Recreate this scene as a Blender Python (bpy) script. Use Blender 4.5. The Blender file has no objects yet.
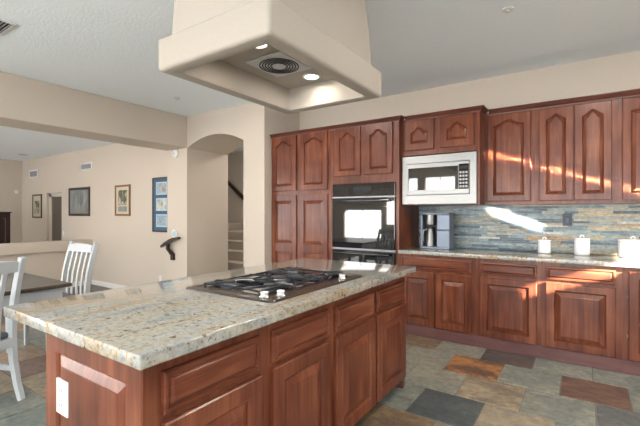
import bpy, bmesh, math, random
from mathutils import Vector, Matrix
random.seed(7)
SC = bpy.context.scene
COL = SC.collection
R = math.radians

# ------------------------------------------------------------------ camera
cam = bpy.data.objects.new('camera', bpy.data.cameras.new('camera'))
COL.objects.link(cam)
cam.location = (0, 0, 1.318)
cam.rotation_euler = (R(90), 0, R(34))
cam.data.sensor_width = 36
cam.data.lens = 388 / 640 * 36
cam.data.clip_start = 0.02
SC.camera = cam

# ------------------------------------------------------------------ light
SC.view_settings.view_transform = 'Standard'
SC.view_settings.look = 'None'
SC.view_settings.gamma = 1
SC.view_settings.use_curve_mapping = False
SC.view_settings.exposure = 0.33

W = bpy.data.worlds.new('daylight')
SC.world = W
W.use_nodes = True
W.node_tree.nodes['Background'].inputs[0].default_value = (0.80, 0.92, 1.0, 1)
W.node_tree.nodes['Background'].inputs[1].default_value = 2.5

def lamp(name, kind, loc, direction, energy, color=(1, 1, 1), **kw):
    l = bpy.data.lights.new(name, kind)
    l.energy = energy
    l.color = color
    for k, v in kw.items():
        setattr(l, k, v)
    o = bpy.data.objects.new(name, l)
    COL.objects.link(o)
    o.location = loc
    d = Vector(direction).normalized()
    z = -d
    up = Vector((0, 0, 1)) if abs(d.z) < 0.99 else Vector((0, 1, 0))
    x = up.cross(z).normalized()
    y = z.cross(x)
    o.rotation_euler = Matrix((x, y, z)).transposed().to_euler()
    return o

YR_ = -4.0           # wall behind the camera
XR_ = 4.6            # inner face of the right wall
SUN_DIR = (-1, 0.32, -0.39)
lamp('sun', 'SUN', (6, 0, 5), SUN_DIR, 130, (1.0, 0.90, 0.78), angle=R(0.5))

def window_light(name, cx, cz, w, h, y, energy, color=(1, 0.98, 0.95)):
    lamp(name, 'AREA', (cx, y, cz), (0, 1, 0), energy, color, shape='RECTANGLE', size=w, size_y=h)
window_light('rear_fill_light', -0.3, 1.25, 4.6, 2.2, YR_ - .14, 140)  # fill lamp at an opening added behind the camera
window_light('nook_daylight', -5.1, 1.45, 3.8, 2.0, YR_ - .14, 330)
window_light('living_fill_light', -10.2, 1.1, 4.8, 2.3, YR_ - .14, 140)  # fill lamp for the sunken room, at an added opening
lamp('right_fill_light', 'AREA', (XR_ - .02, -0.6, 1.5), (-1, 0, 0), 75, (1, 0.96, 0.90), shape='RECTANGLE', size=3.6, size_y=1.5)  # added fill from the right for jamb, hood and island front
lamp('hall_fill_light', 'AREA', (-4.45, 5.35, 2.825), (0, 0, -1), 14, (1, 0.93, 0.84), shape='DISK', size=0.35)  # added lamp without a fixture, brightens the arch jamb
lamp('stairwell_fill_light', 'AREA', (-5.4, 6.0, 2.80), (0, 0, -1), 12, (1, 0.95, 0.88), shape='RECTANGLE', size=1.4, size_y=1.2)  # added lamp inside the stairwell, no opening above it
# added fill lamps without fixtures under the kitchen and sunken room ceiling
for i, (x, y) in enumerate([(0.2, -1.0), (0.2, 2.7), (-2.6, -1.0), (-2.6, 2.6), (1.6, 2.4), (-7.4, 2.2), (-7.4, 0.2)]):
    lamp('ceiling_fill_light', 'AREA', (x, y, 2.825), (0, 0, -1), 22, (1, 0.93, 0.84), shape='DISK', size=0.35)
# added narrow lamps standing in for sunlight reflected off the polished counter
lamp('added_glint_lamp', 'AREA', (1.25, 4.20, 1.20), (-1, 0.09, 0.36), 5.5, (1.0, 0.86, 0.70),
     shape='RECTANGLE', size=0.16, size_y=0.042, spread=R(2))
lamp('added_glint_lamp', 'AREA', (-0.08, 4.536, 1.066), (-1, 0.26, 0.36), 2.0, (1.0, 0.93, 0.82),
     shape='RECTANGLE', size=0.13, size_y=0.085, spread=R(2))

# ------------------------------------------------------------------ materials
def new_mat(name):
    m = bpy.data.materials.new(name)
    m.use_nodes = True
    nt = m.node_tree
    return m, nt, nt.nodes['Principled BSDF']

def N(nt, t, **inp):
    n = nt.nodes.new(t)
    for k, v in inp.items():
        if k in n.inputs:
            n.inputs[k].default_value = v
        else:
            setattr(n, k, v)
    return n

def plain(name, col, rough=0.5, metal=0.0, spec=0.5, coat=0.0, emit=None, es=1.0, bump=0.0, bscale=60):
    m, nt, b = new_mat(name)
    b.inputs['Base Color'].default_value = (*col, 1)
    b.inputs['Roughness'].default_value = rough
    b.inputs['Metallic'].default_value = metal
    b.inputs['Specular IOR Level'].default_value = spec
    b.inputs['Coat Weight'].default_value = coat
    if emit:
        b.inputs['Emission Color'].default_value = (*emit, 1)
        b.inputs['Emission Strength'].default_value = es
    tc = N(nt, 'ShaderNodeTexCoord')
    nz = N(nt, 'ShaderNodeTexNoise', Scale=bscale, Detail=3.0)
    nt.links.new(tc.outputs['Object'], nz.inputs['Vector'])
    mix = N(nt, 'ShaderNodeMix', data_type='RGBA')
    mix.inputs[6].default_value = (*[c * 0.95 for c in col], 1)
    mix.inputs[7].default_value = (*[min(1, c * 1.05) for c in col], 1)
    nt.links.new(nz.outputs['Fac'], mix.inputs[0])
    nt.links.new(mix.outputs[2], b.inputs['Base Color'])
    if bump:
        bp = N(nt, 'ShaderNodeBump', Strength=bump, Distance=0.01)
        nt.links.new(nz.outputs['Fac'], bp.inputs['Height'])
        nt.links.new(bp.outputs['Normal'], b.inputs['Normal'])
    return m

def ramp(nt, stops):
    r = N(nt, 'ShaderNodeValToRGB')
    e = r.color_ramp.elements
    while len(e) < len(stops):
        e.new(0.5)
    for el, (p, c) in zip(e, stops):
        el.position = p
        el.color = (*c, 1)
    return r

def wood(name, scale, dark, mid, light, rough=0.30):
    m, nt, b = new_mat(name)
    tc = N(nt, 'ShaderNodeTexCoord')
    oi = N(nt, 'ShaderNodeObjectInfo')
    add = N(nt, 'ShaderNodeVectorMath', operation='MULTIPLY_ADD')
    nt.links.new(oi.outputs['Random'], add.inputs[0])
    add.inputs[1].default_value = (7, 5, 9)
    nt.links.new(tc.outputs['Object'], add.inputs[2])
    mp = N(nt, 'ShaderNodeMapping')
    mp.inputs['Scale'].default_value = scale
    nt.links.new(add.outputs[0], mp.inputs['Vector'])
    nz = N(nt, 'ShaderNodeTexNoise', Scale=2.0, Detail=6.0, Roughness=0.62, Distortion=0.4)
    nt.links.new(mp.outputs[0], nz.inputs['Vector'])
    nb = N(nt, 'ShaderNodeTexNoise', Scale=3.0, Detail=2.0)
    nt.links.new(add.outputs[0], nb.inputs['Vector'])
    mx = N(nt, 'ShaderNodeMath', operation='MULTIPLY_ADD')
    nt.links.new(nb.outputs['Fac'], mx.inputs[0])
    mx.inputs[1].default_value = 0.5
    ad = N(nt, 'ShaderNodeMath', operation='MULTIPLY')
    nt.links.new(nz.outputs['Fac'], ad.inputs[0])
    ad.inputs[1].default_value = 0.6
    nt.links.new(ad.outputs[0], mx.inputs[2])
    rp = ramp(nt, [(0.32, dark), (0.55, mid), (0.78, light)])
    nt.links.new(mx.outputs[0], rp.inputs[0])
    nt.links.new(rp.outputs[0], b.inputs['Base Color'])
    b.inputs['Roughness'].default_value = rough
    b.inputs['Coat Weight'].default_value = 0.18
    b.inputs['Specular IOR Level'].default_value = 0.3
    b.inputs['Coat Roughness'].default_value = 0.18
    bp = N(nt, 'ShaderNodeBump', Strength=0.06, Distance=0.004)
    nt.links.new(nz.outputs['Fac'], bp.inputs['Height'])
    nt.links.new(bp.outputs['Normal'], b.inputs['Normal'])
    return m

CD, CM, CL = (0.042, 0.0108, 0.0058), (0.138, 0.038, 0.0185), (0.26, 0.092, 0.046)
WOOD_V = wood('cherry_vertical', (14, 14, 0.9), CD, CM, CL)
WOOD_H = wood('cherry_horizontal', (0.9, 0.9, 14), CD, CM, CL)
WOOD_TRIM = wood('cherry_moulding', (0.9, 0.9, 14), (0.05, 0.015, 0.010), (0.10, 0.031, 0.020), (0.15, 0.05, 0.03))
WOOD_BASE = wood('cherry_base_board', (0.9, 0.9, 14), (0.085, 0.036, 0.034), (0.125, 0.058, 0.056), (0.17, 0.085, 0.08))

WALL = plain('beige_wall_paint', (0.55, 0.478, 0.405), 0.75, bump=0.10, bscale=90)
HOODM = plain('cream_hood_plaster', (0.385, 0.345, 0.298), 0.7, bump=0.08, bscale=90)
CEIL = plain('white_ceiling_paint', (0.86, 0.93, 1.0), 0.9, bump=0.25, bscale=45)
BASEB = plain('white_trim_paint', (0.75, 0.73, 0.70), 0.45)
STEEL = plain('brushed_steel', (0.27, 0.268, 0.265), 0.38, 1.0)
CHROME = plain('chrome', (0.85, 0.85, 0.85), 0.08, 1.0)
BLACKG = plain('black_glass', (0.010, 0.010, 0.012), 0.03, 0.0, 0.9, coat=0.6)
BLACKP = plain('black_plastic', (0.018, 0.018, 0.020), 0.35)
IRON = plain('black_cast_iron', (0.018, 0.020, 0.026), 0.30)
BURN = plain('grey_burner_metal', (0.22, 0.22, 0.24), 0.35, 0.8)
WHITEP = plain('white_plastic', (0.70, 0.70, 0.70), 0.35)
CERAMIC = plain('white_ceramic', (0.86, 0.86, 0.87), 0.10, coat=0.5)
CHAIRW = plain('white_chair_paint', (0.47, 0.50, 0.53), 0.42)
DARKW = wood('dark_brown_table_wood', (0.8, 12, 12), (0.035, 0.025, 0.020), (0.06, 0.045, 0.036), (0.10, 0.078, 0.062), 0.35)
DARKM = wood('dark_mahogany', (12, 12, 0.8), (0.010, 0.004, 0.004), (0.020, 0.007, 0.006), (0.035, 0.012, 0.010), 0.35)
RAILM = wood('dark_rail_wood', (3, 3, 3), (0.012, 0.006, 0.005), (0.022, 0.011, 0.009), (0.035, 0.018, 0.014), 0.35)
BROWN = plain('brown_door_paint', (0.10, 0.078, 0.060), 0.5)
GREYP = plain('grey_grille', (0.36, 0.37, 0.39), 0.5, 0.3)
GRILLE = plain('pale_grey_grille', (0.55, 0.56, 0.58), 0.45, 0.2)
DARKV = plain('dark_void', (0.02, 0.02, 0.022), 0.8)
CARPET = plain('beige_carpet', (0.42, 0.36, 0.30), 0.95, bump=0.6, bscale=300)
SILVER = plain('silver_plastic', (0.19, 0.225, 0.29), 0.36, 0.4)
CUSH = plain('slate_seat_fabric', (0.10, 0.11, 0.14), 0.8)
LENS = plain('lamp_lens', (0.9, 0.9, 0.88), 0.4, emit=(1.0, 0.95, 0.86), es=3.5)
SHADE = plain('white_roller_shade', (0.72, 0.70, 0.66), 0.8)

def slate_attr(name, rough, nscale, bump):
    m, nt, b = new_mat(name)
    tc = N(nt, 'ShaderNodeTexCoord')
    ca = N(nt, 'ShaderNodeAttribute', attribute_name='tone_a')
    cb = N(nt, 'ShaderNodeAttribute', attribute_name='tone_b')
    of = N(nt, 'ShaderNodeAttribute', attribute_name='shift')
    add = N(nt, 'ShaderNodeVectorMath', operation='ADD')
    nt.links.new(tc.outputs['Object'], add.inputs[0])
    nt.links.new(of.outputs['Vector'], add.inputs[1])
    mp = N(nt, 'ShaderNodeMapping')
    mp.inputs['Scale'].default_value = nscale
    nt.links.new(add.outputs[0], mp.inputs['Vector'])
    n1 = N(nt, 'ShaderNodeTexNoise', Scale=1.0, Detail=7.0, Roughness=0.62, Distortion=0.7)
    nt.links.new(mp.outputs[0], n1.inputs['Vector'])
    rp = ramp(nt, [(0.44, (0, 0, 0)), (0.58, (1, 1, 1))])
    nt.links.new(n1.outputs['Fac'], rp.inputs[0])
    mix = N(nt, 'ShaderNodeMix', data_type='RGBA')
    nt.links.new(rp.outputs[0], mix.inputs[0])
    nt.links.new(ca.outputs['Color'], mix.inputs[6])
    nt.links.new(cb.outputs['Color'], mix.inputs[7])
    n2 = N(nt, 'ShaderNodeTexNoise', Scale=22.0, Detail=5.0, Roughness=0.7)
    nt.links.new(add.outputs[0], n2.inputs['Vector'])
    r2 = ramp(nt, [(0.3, (0.60, 0.60, 0.60)), (0.7, (1.3, 1.3, 1.3))])
    nt.links.new(n2.outputs['Fac'], r2.inputs[0])
    mul = N(nt, 'ShaderNodeMix', data_type='RGBA', blend_type='MULTIPLY')
    mul.inputs[0].default_value = 1.0
    nt.links.new(mix.outputs[2], mul.inputs[6])
    nt.links.new(r2.outputs[0], mul.inputs[7])
    nt.links.new(mul.outputs[2], b.inputs['Base Color'])
    b.inputs['Roughness'].default_value = rough
    bp = N(nt, 'ShaderNodeBump', Strength=bump, Distance=0.006)
    nt.links.new(n2.outputs['Fac'], bp.inputs['Height'])
    nt.links.new(bp.outputs['Normal'], b.inputs['Normal'])
    return m
SLATE = slate_attr('slate_floor_tile', 0.40, (3.2, 5.5, 4), 0.35)
STRIP = slate_attr('slate_strip_tile', 0.38, (9, 9, 60), 0.35)
GROUT = plain('grey_grout', (0.20, 0.19, 0.17), 0.9)

def granite_mat():
    m, nt, b = new_mat('polished_granite')
    tc = N(nt, 'ShaderNodeTexCoord')
    mp = N(nt, 'ShaderNodeMapping')
    mp.inputs['Rotation'].default_value = (0, 0, R(12))
    mp.inputs['Scale'].default_value = (3.6, 0.8, 2.2)
    nt.links.new(tc.outputs['Object'], mp.inputs['Vector'])
    v = N(nt, 'ShaderNodeTexNoise', Scale=1.3, Detail=8.0, Roughness=0.68, Distortion=1.3)
    nt.links.new(mp.outputs[0], v.inputs['Vector'])
    rv = ramp(nt, [(0.36, (0.27, 0.29, 0.29)), (0.46, (0.36, 0.36, 0.34)), (0.54, (0.40, 0.37, 0.31)), (0.60, (0.34, 0.25, 0.15)), (0.66, (0.42, 0.385, 0.325)), (0.8, (0.37, 0.37, 0.36))])
    nt.links.new(v.outputs['Fac'], rv.inputs[0])
    s = N(nt, 'ShaderNodeTexNoise', Scale=46.0, Detail=6.0, Roughness=0.75)
    nt.links.new(tc.outputs['Object'], s.inputs['Vector'])
    rs = ramp(nt, [(0.30, (0.40, 0.385, 0.37)), (0.46, (0.80, 0.80, 0.79)), (0.64, (1.05, 1.05, 1.05))])
    nt.links.new(s.outputs['Fac'], rs.inputs[0])
    mul = N(nt, 'ShaderNodeMix', data_type='RGBA', blend_type='MULTIPLY')
    mul.inputs[0].default_value = 1.0
    nt.links.new(rv.outputs[0], mul.inputs[6])
    nt.links.new(rs.outputs[0], mul.inputs[7])
    k = N(nt, 'ShaderNodeTexNoise', Scale=40.0, Detail=3.0, Roughness=0.6, Distortion=0.4)
    nt.links.new(tc.outputs['Object'], k.inputs['Vector'])
    rk = ramp(nt, [(0.34, (1, 1, 1)), (0.39, (0, 0, 0))])
    nt.links.new(k.outputs['Fac'], rk.inputs[0])
    mx = N(nt, 'ShaderNodeMix', data_type='RGBA')
    nt.links.new(rk.outputs[0], mx.inputs[0])
    nt.links.new(mul.outputs[2], mx.inputs[6])
    mx.inputs[7].default_value = (0.11, 0.075, 0.055, 1)
    nt.links.new(mx.outputs[2], b.inputs['Base Color'])
    b.inputs['Roughness'].default_value = 0.10
    b.inputs['Coat Weight'].default_value = 0.25
    b.inputs['Coat Roughness'].default_value = 0.03
    return m
GRANITE = granite_mat()

def picture_mat(name, stops, scale):
    m, nt, b = new_mat(name)
    tc = N(nt, 'ShaderNodeTexCoord')
    mp = N(nt, 'ShaderNodeMapping')
    mp.inputs['Scale'].default_value = scale
    nt.links.new(tc.outputs['Object'], mp.inputs['Vector'])
    v = N(nt, 'ShaderNodeTexNoise', Scale=1.0, Detail=5.0, Roughness=0.6, Distortion=0.8)
    nt.links.new(mp.outputs[0], v.inputs['Vector'])
    rp = ramp(nt, stops)
    nt.links.new(v.outputs['Fac'], rp.inputs[0])
    nt.links.new(rp.outputs[0], b.inputs['Base Color'])
    b.inputs['Roughness'].default_value = 0.35
    return m

# ------------------------------------------------------------------ mesh helpers
class MB:
    def __init__(s):
        s.bm = bmesh.new()
    def box(s, x0, x1, y0, y1, z0, z1, bev=0.0, seg=2):
        b2 = bmesh.new()
        bmesh.ops.create_cube(b2, size=1)
        for v in b2.verts:
            v.co = Vector(((x0 + x1) / 2 + v.co.x * (x1 - x0), (y0 + y1) / 2 + v.co.y * (y1 - y0), (z0 + z1) / 2 + v.co.z * (z1 - z0)))
        if bev:
            bmesh.ops.bevel(b2, geom=b2.edges[:], offset=bev, segments=seg, profile=0.5, affect='EDGES')
        s.join(b2)
        return s
    def join(s, b2, M=None):
        if M is not None:
            bmesh.ops.transform(b2, matrix=M, verts=b2.verts[:])
        me = bpy.data.meshes.new('tmp')
        b2.to_mesh(me)
        b2.free()
        s.bm.from_mesh(me)
        bpy.data.meshes.remove(me)
    def cyl(s, p0, p1, r0, r1=None, seg=20, cap=True):
        r1 = r0 if r1 is None else r1
        p0, p1 = Vector(p0), Vector(p1)
        d = p1 - p0
        b2 = bmesh.new()
        bmesh.ops.create_cone(b2, cap_ends=cap, segments=seg, radius1=r0, radius2=r1, depth=d.length)
        q = Vector((0, 0, 1)).rotation_difference(d.normalized())
        s.join(b2, Matrix.Translation((p0 + p1) / 2) @ q.to_matrix().to_4x4())
        return s
    def sphere(s, c, r, sc=(1, 1, 1), seg=16):
        b2 = bmesh.new()
        bmesh.ops.create_uvsphere(b2, u_segments=seg, v_segments=seg // 2, radius=r)
        s.join(b2, Matrix.Translation(c) @ Matrix.Diagonal((*sc, 1)))
        return s
    def lathe(s, prof, c=(0, 0, 0), seg=28, axis='z', closed=False):
        bm = s.bm
        rings = []
        for r, z in prof:
            ring = []
            for i in range(seg):
                a = 2 * math.pi * i / seg
                p = Vector((r * math.cos(a), r * math.sin(a), z))
                if axis == 'y':
                    p = Vector((p.x, -p.z, p.y))
                ring.append(bm.verts.new(p + Vector(c)))
            rings.append(ring)
        for a, b in zip(rings, rings[1:]):
            for i in range(seg):
                j = (i + 1) % seg
                bm.faces.new((a[i], a[j], b[j], b[i]))
        if closed:
            for i in range(seg):
                j = (i + 1) % seg
                bm.faces.new((rings[-1][i], rings[-1][j], rings[0][j], rings[0][i]))
        else:
            bm.faces.new(rings[0][::-1])
            bm.faces.new(rings[-1])
        return s
    def sweep(s, pts, w, h, side=(0, 1, 0)):
        """rectangular bar along pts; w along 'side', h across"""
        bm = s.bm
        side = Vector(side).normalized()
        P = [Vector(p) for p in pts]
        rings = []
        for i, p in enumerate(P):
            t = (P[min(i + 1, len(P) - 1)] - P[max(i - 1, 0)]).normalized()
            n = t.cross(side).normalized()
            ww = w[i] if isinstance(w, (list, tuple)) else w
            hh = h[i] if isinstance(h, (list, tuple)) else h
            rings.append([bm.verts.new(p + side * a * ww / 2 + n * b * hh / 2) for a, b in ((-1, -1), (1, -1), (1, 1), (-1, 1))])
        for a, b in zip(rings, rings[1:]):
            for i in range(4):
                j = (i + 1) % 4
                bm.faces.new((a[i], a[j], b[j], b[i]))
        bm.faces.new(rings[0][::-1])
        bm.faces.new(rings[-1])
        return s
    def tube(s, pts, r, seg=8):
        bm = s.bm
        P = [Vector(p) for p in pts]
        rings = []
        n = None
        for i, p in enumerate(P):
            t = (P[min(i + 1, len(P) - 1)] - P[max(i - 1, 0)]).normalized()
            if n is None:
                n = t.orthogonal().normalized()
            n = (n - t * n.dot(t)).normalized()
            m = t.cross(n)
            rings.append([bm.verts.new(p + (n * math.cos(2 * math.pi * k / seg) + m * math.sin(2 * math.pi * k / seg)) * r) for k in range(seg)])
        for a, b in zip(rings, rings[1:]):
            for i in range(seg):
                j = (i + 1) % seg
                bm.faces.new((a[i], a[j], b[j], b[i]))
        bm.faces.new(rings[0][::-1])
        bm.faces.new(rings[-1])
        return s
    def prism(s, poly, y0, y1):
        """polygon in XZ extruded along Y"""
        bm = s.bm
        a = [bm.verts.new((x, y0, z)) for x, z in poly]
        b = [bm.verts.new((x, y1, z)) for x, z in poly]
        n = len(poly)
        for i in range(n):
            j = (i + 1) % n
            bm.faces.new((a[i], a[j], b[j], b[i]))
        bm.faces.new(a[::-1])
        bm.faces.new(b)
        return s
    def loops(s, L, cap_first=False, cap_last=True):
        bm = s.bm
        rings = [[bm.verts.new(p) for p in l] for l in L]
        for a, b in zip(rings, rings[1:]):
            n = len(a)
            for i in range(n):
                j = (i + 1) % n
                bm.faces.new((a[i], a[j], b[j], b[i]))
        if cap_first:
            bm.faces.new(rings[0][::-1])
        if cap_last:
            bm.faces.new(rings[-1])
        return s
    def xf(s, M):
        bmesh.ops.transform(s.bm, matrix=M, verts=s.bm.verts[:])
        return s
    def build(s, name, mat, parent=None, smooth=None, loc=None):
        bm = s.bm
        bmesh.ops.remove_doubles(bm, verts=bm.verts[:], dist=1e-6)
        bmesh.ops.recalc_face_normals(bm, faces=bm.faces[:])
        me = bpy.data.meshes.new(name)
        if smooth is not None:
            for f in bm.faces:
                f.smooth = True
            for e in bm.edges:
                if len(e.link_faces) == 2 and e.calc_face_angle(0) > R(smooth):
                    e.smooth = False
        bm.to_mesh(me)
        bm.free()
        me.materials.append(mat)
        o = bpy.data.objects.new(name, me)
        COL.objects.link(o)
        if parent is not None:
            o.parent = parent
        if loc is not None:
            o.location = loc
        return o

def tag(o, label, cat, group=None):
    o['label'] = label
    o['category'] = cat
    if group:
        o['group'] = group
    return o
def thing(name, label, cat, loc=(0, 0, 0), rz=0.0, group=None):
    o = bpy.data.objects.new(name, None)
    o.empty_display_size = 0.1
    COL.objects.link(o)
    o.location = loc
    o.rotation_euler = (0, 0, rz)
    return tag(o, label, cat, group)
def struct(name, mb, mat, smooth=None):
    o = mb.build(name, mat, None, smooth)
    o['kind'] = 'structure'
    return o

# ------------------------------------------------------------------ room shell
ZC = 2.84
YW = 4.68           # cabinet wall
XR = XR_            # right wall
YR = YR_           # wall behind the camera
XB = -5.161         # right face of the ceiling beam
XB2 = -5.67
YA = 3.90           # arch wall
YP = 4.55           # picture wall of the sunken room
ZS = -0.35          # sunken floor
XF = -13.6          # far wall

def tile_floor():
    m = MB()
    bm = m.bm
    bm.verts.new; 
    la = lb = lsft = None
    faces = []
    GG, GL = (0.165, 0.185, 0.165), (0.225, 0.235, 0.20)
    kinds = [((0.155, 0.175, 0.16), (0.22, 0.225, 0.195)), ((0.19, 0.205, 0.185), (0.26, 0.25, 0.21)),
             ((0.14, 0.155, 0.15), (0.19, 0.20, 0.185)), ((0.24, 0.205, 0.15), (0.33, 0.26, 0.17)),
             ((0.095, 0.11, 0.115), (0.135, 0.15, 0.15)), ((0.20, 0.15, 0.11), (0.30, 0.20, 0.12)),
             ((0.13, 0.075, 0.06), (0.17, 0.10, 0.08)), ((0.21, 0.20, 0.165), (0.31, 0.28, 0.21))]
    wts = [5, 5, 4, 2, 1.5, 2, 0.8, 3]
    special = {}
    S = 0.42
    DK = ((0.075, 0.092, 0.095), (0.105, 0.122, 0.12))
    RED = ((0.115, 0.066, 0.056), (0.19, 0.12, 0.08))
    ORG = ((0.11, 0.065, 0.05), (0.40, 0.185, 0.065))
    TAN = ((0.18, 0.15, 0.115), (0.37, 0.30, 0.20))
    BEI = ((0.27, 0.245, 0.195), (0.33, 0.275, 0.20))
    BRN = ((0.15, 0.10, 0.07), (0.25, 0.18, 0.10))
    GA = ((0.175, 0.195, 0.175), (0.265, 0.265, 0.22))
    GB = ((0.20, 0.205, 0.18), (0.27, 0.25, 0.20))
    GD = ((0.115, 0.13, 0.128), (0.155, 0.165, 0.155))
    special = {(1, -1): ORG, (1, 0): RED, (1, -2): GB, (1, -3): GB, (1, 1): GA,
               (2, -1): ((0.07, 0.065, 0.065), (0.115, 0.085, 0.07)), (2, 0): GA, (2, 1): GA, (2, -2): GB, (2, -3): BRN,
               (0, -1): TAN, (0, 0): GA, (0, 1): GD, (0, -2): GB, (0, -3): GA,
               (-1, -1): DK, (-1, 0): BEI, (-1, 1): GB, (-1, -2): GD, (-1, -3): BRN,
               (-2, -1): ORG, (-2, -2): GA}
    special[(1, -1)] = GA
    special[(1, -2)] = ORG
    special[(1, -3)] = GB
    special[(-1, -2)] = DK
    special[(-1, -1)] = BEI
    special[(-1, 0)] = GA
    special[(-1, -3)] = GA
    special[(-1, -4)] = BRN
    special[(0, -3)] = GB
    special[(-2, -1)] = BEI
    special[(-2, -2)] = BRN
    for r in range(-18, 12):
        y0 = 2.875 + S * r
        y1 = y0 + S
        off = -0.345 if r % 2 == 0 else -0.135
        if y1 > 7.3 or y0 < YR - S:
            continue
        for i in range(-16, 13):
            x0 = off + S * i
            x1 = x0 + S
            if x1 < XB2 - 0.02 or x0 > XR:
                continue
            x0c = max(x0, XB2)
            faces.append((x0c, x1, y0, y1, r, i))
    g = 0.004
    dat = []
    for x0, x1, y0, y1, r, i in faces:
        b2 = []
        h = random.uniform(0, 0.0015)
        L = [[(x0 + g, y0 + g, -0.006), (x1 - g, y0 + g, -0.006), (x1 - g, y1 - g, -0.006), (x0 + g, y1 - g, -0.006)],
             [(x0 + g, y0 + g, -0.002 + h), (x1 - g, y0 + g, -0.002 + h), (x1 - g, y1 - g, -0.002 + h), (x0 + g, y1 - g, -0.002 + h)],
             [(x0 + g + .003, y0 + g + .003, h), (x1 - g - .003, y0 + g + .003, h), (x1 - g - .003, y1 - g - .003, h), (x0 + g + .003, y1 - g - .003, h)]]
        m.loops(L)
        k = special.get((r, i)) or random.choices(kinds, wts)[0]
        dat.append((k, (random.uniform(-9, 9), random.uniform(-9, 9), random.uniform(-9, 9)), 9))
    return m, dat

def attr_build(name, m, dat, mat, kind='structure'):
    bm = m.bm
    me = bpy.data.meshes.new(name)
    bm.to_mesh(me)
    bm.free()
    A = me.attributes.new('tone_a', 'FLOAT_COLOR', 'FACE')
    B = me.attributes.new('tone_b', 'FLOAT_COLOR', 'FACE')
    C = me.attributes.new('shift', 'FLOAT_VECTOR', 'FACE')
    f = 0
    for (ka, kb), sh, n in dat:
        for q in range(n):
            A.data[f].color = (*ka, 1)
            B.data[f].color = (*kb, 1)
            C.data[f].vector = sh
            f += 1
    me.materials.append(mat)
    o = bpy.data.objects.new(name, me)
    COL.objects.link(o)
    o['kind'] = kind
    return o

fm, fd = tile_floor()
attr_build('floor', fm, fd, SLATE)
struct('floor_grout', MB().box(XB2, XR + .12, YR - .12, 8.0, -0.36, -0.0035), GROUT)
struct('floor_sunken', MB().box(XF - .1, XB2, YR - .12, YP + .6, ZS - 0.1, ZS), DARKW)
struct('ceiling', MB().box(XF - .1, XR + .12, YR - .12, 8.0, ZC, ZC + 0.1), CEIL)
struct('trim_1', MB().box(XB2, XB, YR, YA, 2.343, ZC - .001, bev=0.012), WALL)            # dropped beam between the rooms
struct('wall_kitchen', MB().box(-3.53, XR + .12, YW, YW + .12, 0, ZC), WALL)

# arch wall: pier, arched passage and short wall by the pantry
XJ, XE = XB, -3.921
def arch_z(t):
    return 2.340 + 0.150 * (1 - (2 * t - 1) ** 2)
poly = [(XB2, 0), (XJ, 0)]
nA = 24
for i in range(nA + 1):
    t = i / nA
    poly.append((XJ + (XE - XJ) * t, arch_z(t)))
poly += [(XE, 0), (-3.53, 0), (-3.53, ZC), (XB2, ZC)]
struct('wall_arch', MB().prism(poly, YA, 4.756), WALL)
struct('wall_pantry_side', MB().box(-3.66, -3.53, 4.756, 8.0, 0, ZC), WALL)
struct('wall_stair_back', MB().box(-9.0, -3.53, 6.88, 7.0, 0, ZC), WALL)
struct('wall_stair_left', MB().box(-9.1, -9.0, 4.68, 7.0, 0, ZC), WALL)

# picture wall with the hall doorway
DX0, DX1, DZ = -11.98, -11.07, 1.85
pw = MB()
pw.box(XF - .1, DX0, YP, YP + .13, ZS, ZC).box(DX1, XB2, YP, YP + .13, ZS, ZC).box(DX0, DX1, YP, YP + .13, DZ, ZC)
struct('wall_picture', pw, WALL)
struct('wall_far', MB().box(XF - .12, XF, YR, YP, ZS, ZC), WALL)
dr = thing('door_1', 'dark brown door in the far doorway between two pictures', 'door', (-11.45, YP + .10, ZS))
MB().box(-.38, .36, -0.02, 0.02, 0.0, 2.10, bev=.004).build('door_leaf', BROWN, dr)
fr = MB().box(-.53, -.385, -0.035, .03, 0, 2.2).box(.365, .38, -.035, .03, 0, 2.2).box(-.53, .38, -.035, .03, 2.105, 2.2)
fr.build('door_frame', WALL, dr)
MB().sphere((.30, -.05, 1.0), .028).build('door_knob', STEEL, dr, 40)
dr['kind'] = 'structure'

# half wall in the sunken room with a thicker top band
hw = MB().box(-9.66, -9.53, -.6, YP, ZS, 0.50).box(-9.72, -9.46, -.6, YP, 0.475, 0.70, bev=.01)
struct('wall_half', hw, WALL)
bb = MB().box(-9.5, XB2, YP - .016, YP, ZS, ZS + .11, bev=.004).box(XF, -9.7, YP - .016, YP, ZS, ZS + .11, bev=.004)
struct('baseboard_picture', bb, BASEB)
struct('baseboard_half', MB().box(-9.53, -9.514, -.6, YP - .02, ZS, ZS + .11, bev=.004), BASEB)
struct('baseboard_arch', MB().box(XB2, XJ, YA - .015, YA, 0, .10, bev=.004).box(XE, -3.55, YA - .015, YA, 0, .10, bev=.004), BASEB)

# rear wall and right wall with their windows
def wall_with_holes(name, axis, c0, c1, a0, a1, z0, z1, holes):
    xs = sorted({a0, a1, *[h[0] for h in holes], *[h[1] for h in holes]})
    m = MB()
    for p, q in zip(xs, xs[1:]):
        mid = (p + q) / 2
        hs = sorted([(h[2], h[3]) for h in holes if h[0] < mid < h[1]])
        z = z0
        for b, t in hs + [(z1, z1)]:
            if b > z + 1e-4:
                if axis == 'x':
                    m.box(p, q, c0, c1, z, b)
                else:
                    m.box(c0, c1, p, q, z, b)
            z = max(z, t)
    return struct(name, m, WALL)
REARW = [(-7.05, -5.60, 0.42, 1.45), (-5.45, -5.05, 0.9, 1.75), (-4.73, -4.39, 0.9, 2.48), (-4.17, -3.20, 0.9, 2.48), (-2.6, 2.0, 0.02, 2.35), (-12.6, -7.8, 0.0, 2.25)]  # last two openings added to bring in more light
wall_with_holes('wall_rear', 'x', YR - .12, YR, XF - .1, XR + .12, ZS, ZC, REARW)
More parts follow.
